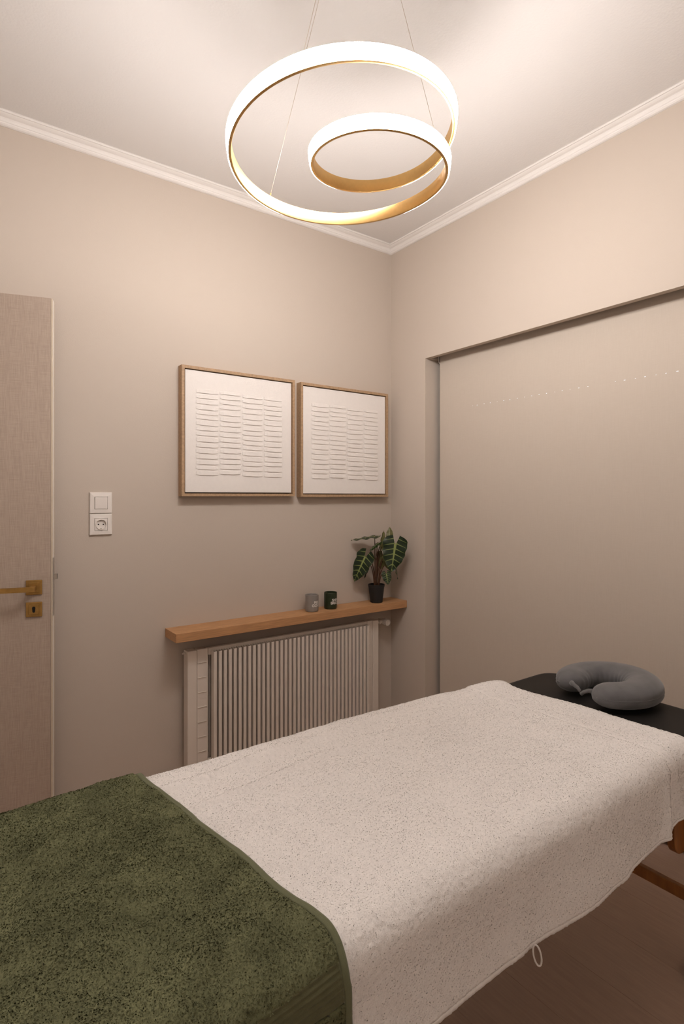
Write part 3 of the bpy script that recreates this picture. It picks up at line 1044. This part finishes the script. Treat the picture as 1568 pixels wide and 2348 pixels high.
def section(off, near_hem, far_hem, rn, flare):
    """cross-section polyline (y,z) from near hem over the top to far hem, resampled by arclength"""
    y0, y1, zt = TY0 - .012 - off, TY1 + .012 + off, TZ + .010 + off
    P = []
    for k in range(20):
        t = k / 19
        P.append((y0 - flare * (1 - t) ** 2, near_hem + (zt - rn - near_hem) * t))
    for a in np.linspace(0, PI / 2, 16)[1:]:
        P.append((y0 + rn * (1 - math.cos(a)), zt - rn + rn * math.sin(a)))
    rf = .030 + off
    for a in np.linspace(PI / 2, 0, 12):
        P.append((y1 - rf * (1 - math.cos(a)), zt - rf + rf * math.sin(a)))
    for k in range(1, 14):
        t = k / 13
        P.append((y1 + .004 * t, (zt - rf) + (far_hem - zt + rf) * t))
    P = np.array(P)
    s = np.r_[0, np.cumsum(np.hypot(*np.diff(P, axis=0).T))]
    return P, s

def grid_object(name, Q, mask, material, parent, uvscale=None, thick=.006):
    """mesh object from the faces of vertex grid Q (ni,nj,3) for which mask (ni-1,nj-1) holds"""
    ni, nj, _ = Q.shape
    idx = np.arange(ni * nj).reshape(ni, nj)
    f = np.stack([idx[:-1, :-1], idx[1:, :-1], idx[1:, 1:], idx[:-1, 1:]], -1)[mask]
    used, inv = np.unique(f.ravel(), return_inverse=True)
    V = Q.reshape(-1, 3)[used]
    F = inv.reshape(-1, 4)
    me = bpy.data.meshes.new(name)
    me.vertices.add(len(V))
    me.vertices.foreach_set('co', V.astype(np.float32).ravel())
    me.loops.add(F.size)
    me.loops.foreach_set('vertex_index', F.astype(np.int32).ravel())
    me.polygons.add(len(F))
    me.polygons.foreach_set('loop_start', np.arange(0, F.size, 4, dtype=np.int32))
    me.update(calc_edges=True)
    me.validate()
    me.polygons.foreach_set('use_smooth', np.ones(len(F), dtype=bool))
    o = obj(name, me, material, parent)
    if thick:
        md = o.modifiers.new('thickness', 'SOLIDIFY')
        md.thickness = thick
        md.offset = -1.0
    return o

def drape(cell, off, near_hem, far_hem, rn, flare, xlo_fn, xhi_fn, nx):
    P, s = section(off, near_hem, far_hem, rn, flare)
    nr = int(s[-1] / cell)
    r = np.linspace(0, s[-1], nr)
    Y = np.interp(r, s, P[:, 0])
    Z = np.interp(r, s, P[:, 1])
    u = np.linspace(0, 1, nx)
    lo = np.array([xlo_fn(y, z) for y, z in zip(Y, Z)])
    hi = np.array([xhi_fn(y, z) for y, z in zip(Y, Z)])
    X = lo[None, :] + (hi - lo)[None, :] * u[:, None]
    Q = np.zeros((nx, nr, 3))
    Q[..., 0] = X
    Q[..., 1] = Y[None, :]
    Q[..., 2] = Z[None, :]
    # section normals
    dY, dZ = np.gradient(Y), np.gradient(Z)
    L = np.hypot(dY, dZ)
    N = np.zeros_like(Q)
    N[..., 1] = (-dZ / L)[None, :]
    N[..., 2] = (dY / L)[None, :]
    return Q, N, r, Y, Z

def far_bulge(Q, amt):
    X, Y = Q[..., 0], Q[..., 1]
    k = np.clip((X - 1.12) / .33, 0, 1)
    k = 1 - k * k * (3 - 2 * k)
    Q[..., 1] += amt * k * np.clip((Y - 1.12) / .10, 0, 1)

def ridge(X, Y, a, b, amp, wid):
    ax, ay = a
    bx, by = b
    dx, dy = bx - ax, by - ay
    L = math.hypot(dx, dy)
    t = ((X - ax) * dx + (Y - ay) * dy) / L / L
    dd = ((X - ax) * -dy + (Y - ay) * dx) / L
    return amp * np.exp(-(dd / wid) ** 2) * np.exp(-np.maximum(0, np.abs(t - .5) - .4) ** 2 * 40)

def terry_pile(Q, ok, n, length, width, material, parent, seed, lean=.55, stand=1.0, rough_n=.35):
    """short bent yarn tufts standing on the cloth: one quad each"""
    rng = np.random.default_rng(seed)
    ni, nj, _ = Q.shape
    cells = np.argwhere(ok)
    c = cells[rng.integers(0, len(cells), n)]
    a, b = rng.random(n)[:, None], rng.random(n)[:, None]
    i, j = c[:, 0], c[:, 1]
    p00, p10, p01, p11 = Q[i, j], Q[i + 1, j], Q[i, j + 1], Q[i + 1, j + 1]
    p = p00 * (1 - a) * (1 - b) + p10 * a * (1 - b) + p01 * (1 - a) * b + p11 * a * b
    du, dv = p10 - p00, p01 - p00
    nn = np.cross(du, dv)
    nn /= np.linalg.norm(nn, axis=1)[:, None] + 1e-12
    du /= np.linalg.norm(du, axis=1)[:, None] + 1e-12
    dv = np.cross(nn, du)
    f1 = fft_noise((ni, nj), .003, .035, seed + 1)[i, j][:, None]
    f2 = fft_noise((ni, nj), .003, .035, seed + 2)[i, j][:, None]
    r1, r2 = rng.standard_normal((n, 1)), rng.standard_normal((n, 1))
    d = nn * stand + du * (lean * f1 + 1.1 * r1) + dv * (lean * f2 + 1.1 * r2)
    d /= np.linalg.norm(d, axis=1)[:, None]
    th = rng.random(n)[:, None] * 2 * np.pi
    w = du * np.cos(th) + dv * np.sin(th)
    w = w - d * (w * d).sum(1)[:, None]
    w /= np.linalg.norm(w, axis=1)[:, None] + 1e-12
    fl = (np.cross(w, d) * nn).sum(1) < 0
    w[fl] *= -1
    L = length * (0.7 + .6 * rng.random((n, 1)))
    W = width * (0.7 + .6 * rng.random((n, 1)))
    V = np.stack([p - w * W - nn * .0004, p + w * W - nn * .0004, p + d * L + w * W * .55, p + d * L - w * W * .55], 1).reshape(-1, 3)
    me = bpy.data.meshes.new('terry_pile')
    me.vertices.add(len(V))
    me.vertices.foreach_set('co', V.astype(np.float32).ravel())
    me.loops.add(len(V))
    me.loops.foreach_set('vertex_index', np.arange(len(V), dtype=np.int32))
    me.polygons.add(n)
    me.polygons.foreach_set('loop_start', np.arange(0, len(V), 4, dtype=np.int32))
    me.update(calc_edges=True)
    cn = np.asarray(nn) + rough_n * rng.standard_normal((n, 3))
    cn /= np.linalg.norm(cn, axis=1)[:, None]
    me.polygons.foreach_set('use_smooth', np.ones(n, dtype=bool))
    me.normals_split_custom_set_from_vertices(np.repeat(cn, 4, axis=0).tolist())
    o = obj('terry_pile', me, material, parent)
    o['kind'] = 'stuff'
    return o

# --- white towel
cw = 0.0034
def wxhi(y, z):
    return 1.535 + .056 * max(0, min(1, 1 - (y - .63) / .62)) - .03 * max(0, (TZ - .03 - z) / .2) + .006 * math.sin(y * 9)
Q, N, r, Y, Z = drape(cw, .0, .490, .40, .052, .014, lambda y, z: -.08, wxhi, 470)
X2, Y2 = Q[..., 0].copy(), Q[..., 1].copy()
R2 = np.broadcast_to(r[None, :], X2.shape)
Z2 = Q[..., 2].copy()
side = np.clip((TZ - .02 - Z2) / .12, 0, 1) * (Y2 < .9)
D = .0016 * fft_noise(X2.shape, cw, .13, 1) + .0004 * fft_noise(X2.shape, cw, .035, 2)
D += .0005 * fft_noise(X2.shape, cw, .0026, 3)
D += side * .004 * fft_noise(X2.shape, cw, .16, 5)
# soft creases of the top cloth
for a, b, am, wd in (((.36, 1.165), (.62, 1.185), .0085, .011), ((.62, 1.185), (1.15, 1.195), .005, .013), ((.42, 1.085), (.75, 1.125), .0065, .010),
                     ((.75, 1.125), (1.10, 1.12), .0045, .012), ((.95, .98), (1.35, 1.02), .0025, .02), ((.70, .70), (1.15, .735), .003, .018)):
    D += ridge(X2, Y2, a, b, am, wd)
# raised fold along the far head corner
D += .013 * np.exp(-((X2 - 1.45) / .09) ** 2 - ((Y2 - 1.205) / .05) ** 2)
D += .005 * np.exp(-((Y2 - 1.20) / .03) ** 2) * (1 + .6 * np.sin(X2 * 21))
# woven border near the head edge
bd = X2[-1:, :] - X2
D += -.0016 * np.exp(-((bd - .140) / .012) ** 2) + .0012 * np.exp(-((bd - .120) / .008) ** 2) + .0010 * np.exp(-((bd - .160) / .008) ** 2)
# hanging folds on the near side
D += side * (.014 * np.exp(-((X2 - 1.405 - (Z2 - .6) * .25) / .016) ** 2) + .006 * np.exp(-((X2 - 1.475) / .014) ** 2) + .006 * np.exp(-((X2 - 1.12 + (Z2 - .6) * .6) / .03) ** 2)
             + .004 * np.exp(-((X2 - .88 - (Z2 - .6) * .4) / .03) ** 2))
D -= side * .009 * np.exp(-((X2 - 1.44) / .012) ** 2)
D = np.maximum(D, -.006)
Q = Q + N * D[..., None]
Q[..., 2] += (.006 * fft_noise(X2.shape, cw, .25, 9) * np.clip((.56 - Z2) / .07, 0, 1) * (Y2 < .9))
# hem rises a little towards the head end
Q[..., 2] += np.clip((X2 - 1.30) / .23, 0, 1) ** 2 * .035 * np.clip((.60 - Z2) / .11, 0, 1) * (Y2 < .9)
far_bulge(Q, .034)
wt = thing('bath_towel', 'white terry towel spread over the massage table', 'towel', (0, 0, 0))
ni, nj = X2.shape
full = np.ones((ni - 1, nj - 1), bool)
hem = np.zeros_like(full)
hem[:, :2] = True
hem[-2:, :] = True
hem[:, -3:] = True
grid_object('terry_cloth', Q, full & ~hem, M_white_terry, wt)
grid_object('stitched_hem', Q, hem, M_white_hem, wt)
okw = full & ~hem & (X2[:-1, :-1] > .34) & ~((Y2[:-1, :-1] > 1.2) & (Z2[:-1, :-1] < .60)) & (np.abs(bd[:-1, :-1] - .140) > .0025)
terry_pile(Q, okw, 330000, .0010, .00085, M_white_terry, wt, 21, stand=.4, rough_n=.10)
# hanging loop at the near hem
lx = 1.113 * (0.605 / 0.779)
l0 = Vector((0.868, 0.6155, 0.497))
lpts = []
for k in range(25):
    a = 2 * PI * k / 24
    lpts.append(l0 + Vector((.0055 * math.sin(a) + .012 * (1 - math.cos(a)) * .5, -.004 * math.sin(a) - .006, -.022 * (1 - math.cos(a)))))
smooth(obj('hanging_loop', tube(lpts[:-1], .0016, 8, closed=True), M_white_hem, wt))
obj('care_label', box((1.560, .925, TZ + .0015), (1.583, .965, TZ + .0025), .0004, 1), M_label, wt)

# --- green towel
cg = 0.0029
def gxhi(y, z):
    k = (y - TY0) / (TY1 - TY0)
    base = .462 - .092 * max(0, min(1.1, k)) ** 1.05
    return base + .004 * math.sin(y * 30) * (1 if z > TZ - .03 else .3)
Q, N, r, Y, Z = drape(cg, .0125, .26, .42, .062, .012, lambda y, z: -.13, gxhi, 205)
X2, Y2, Z2 = Q[..., 0].copy(), Q[..., 1].copy(), Q[..., 2].copy()
xhi = Q[-1, :, 0][None, :]
edge = xhi - X2
R2 = np.broadcast_to(r[None, :], X2.shape)
# where the top meets the near side (arclength), for the woven band
i_top = np.argmin(np.abs(Z - (TZ - .012)) + (Y > .9) * 9)
r_sh = r[i_top]
band_c = r_sh - .030 + (X2 - .3) * .10
bandm = np.abs(R2 - band_c) < .026
D = .0022 * fft_noise(X2.shape, cg, .10, 11) + .0005 * fft_noise(X2.shape, cg, .030, 12) 
fine = .0006 * fft_noise(X2.shape, cg, .0034, 13)
hemm = edge < .0125
flat = (bandm | hemm)
D += np.where(flat, 0, fine)
D += np.where(bandm & ~hemm, .0017 * np.sin((R2 - band_c) * 2 * PI / .0080) - .0022, 0)
D += np.where(hemm, -.0012, 0)
D += -.0018 * np.exp(-((edge - .0130) / .0016) ** 2)
for a, b, am, wd in (((.00, 1.06), (.34, 1.13), .006, .03), ((.05, .86), (.36, .97), .005, .035), ((.12, .70), (.40, .72), .008, .03), ((.26, .66), (.41, .655), -.006, .02),
                     ((.30, 1.20), (.37, 1.15), .006, .018)):
    D += ridge(X2, Y2, a, b, am, wd)
sideg = np.clip((TZ - .02 - Z2) / .12, 0, 1) * (Y2 < .9)
D += sideg * .006 * np.sin(X2 * 26 + 1.0)
D = np.maximum(D, -.006)
Q = Q + N * D[..., None]
far_bulge(Q, .034)
gt = thing('bath_towel', 'olive green terry towel folded across the foot of the massage table', 'towel', (0, 0, 0))
fm_ = lambda a: a[:-1, :-1]
grid_object('terry_cloth', Q, fm_(~flat), M_green_terry, gt)
okg = fm_(~flat) & (X2[:-1, :-1] > -.02) & ~((Y2[:-1, :-1] > 1.2) & (Z2[:-1, :-1] < .60)) & (Z2[:-1, :-1] > .40)
terry_pile(Q, okg, 210000, .0020, .00085, M_green_terry, gt, 31, lean=.8, stand=.55, rough_n=.28)
grid_object('side_hem', Q, fm_(hemm), M_green_hem, gt)
grid_object('woven_band', Q, fm_(bandm & ~hemm), M_green_band, gt)

# ------------------------------------------------------------------ neck pillow
pil = thing('neck_pillow', 'grey velvet U-shaped neck pillow on the black head of the table', 'pillow', (1.724, .944, TZ))
prot = math.radians(-14)
def pc(a):
    """centre line, a from -1 (near tip) to 1 (far tip); opening towards -x"""
    th = a * math.radians(170)
    rx, ry = .108, .099
    return Vector((rx * math.cos(th) - .004, ry * math.sin(th), 0))
nu_, nv_ = 96, 36
bm = bmesh.new()
rings = []
seam_pts = []
for i in range(nu_ + 1):
    a = -1 + 2 * i / nu_
    aa = a * .93
    c = pc(aa)
    t = (pc(aa + .002) - pc(aa - .002)).normalized()
    o_ = Vector((t.y, -t.x, 0))          # outward
    k = abs(a)
    e = 1.0 if k < .80 else math.sqrt(max(0.0, 1 - ((k - .80) / .20) ** 2.0))
    e = max(e, .12)
    if k > .80:                            # tip runs on towards the gap
        c = pc(.93 * math.copysign(.80, a)) + t * 0 + (pc(aa) - pc(.93 * math.copysign(.80, a)))
    wa = (.0540 + .004 * math.cos(a * PI)) * e
    wb = (.0405 + .004 * math.cos(a * PI)) * (e ** .8)
    ring = []
    for j in range(nv_):
        b_ = 2 * PI * j / nv_
        cb, sb = math.cos(b_), math.sin(b_)
        rr = 1 - .025 * math.exp(-((abs(math.sin(b_)) - 0) / .10) ** 2) if cb > 0 else 1
        pk = .0022 * math.sin(i * 1.9 + j * .4) * math.exp(-((k - .93) / .10) ** 2) + .0014 * math.sin(a * 60) * max(0, -cb) ** 2
        zz = .041 + wb * math.copysign(abs(sb) ** .85, sb) * (.94 if sb < 0 else 1.0)
        p = c + o_ * (wa * cb * rr + pk * cb) + UP * max(zz, .0012)
        ring.append(bm.verts.new(p))
    seam_pts.append(c + o_ * (wa * .978) + UP * .041)
    rings.append(ring)
for A, B in zip(rings[:-1], rings[1:]):
    for j in range(nv_):
        bm.faces.new((A[j], A[(j + 1) % nv_], B[(j + 1) % nv_], B[j]))
bm.faces.new(rings[0][::-1])
bm.faces.new(rings[-1])
bmesh.ops.recalc_face_normals(bm, faces=bm.faces)
bm.transform(Matrix.Rotation(prot, 4, 'Z'))
smooth(obj('cushion', bm, M_pillow, pil))
bm = tube(seam_pts[3:-3], .0012, 6)
bm.transform(Matrix.Rotation(prot, 4, 'Z'))
smooth(obj('seam_piping', bm, M_pillow2, pil))
for sg in (-1, 1):
    e = pc(sg * .93)
    dr = Vector((0, -sg, 0))
    bm = tube([e + dr * -.012 + UP * .046, e + dr * .006 + Vector((-.008, 0, .046)), e + dr * (.018 + .012 * (sg > 0)) + Vector((-.015, 0, .042 + sg * .003)), e + dr * (.026 + .020 * (sg > 0)) + Vector((-.019, 0, .034 + sg * .004))],
              [.010, .0065, .0055, .0050], 10)
    bm.transform(Matrix.Rotation(prot, 4, 'Z'))
    smooth(obj('tie', bm, M_pillow2, pil))
obj('side_tag', box((.1445, -.062, .040), (.154, -.056, .052), .0008, 1), M_vinyl, pil)
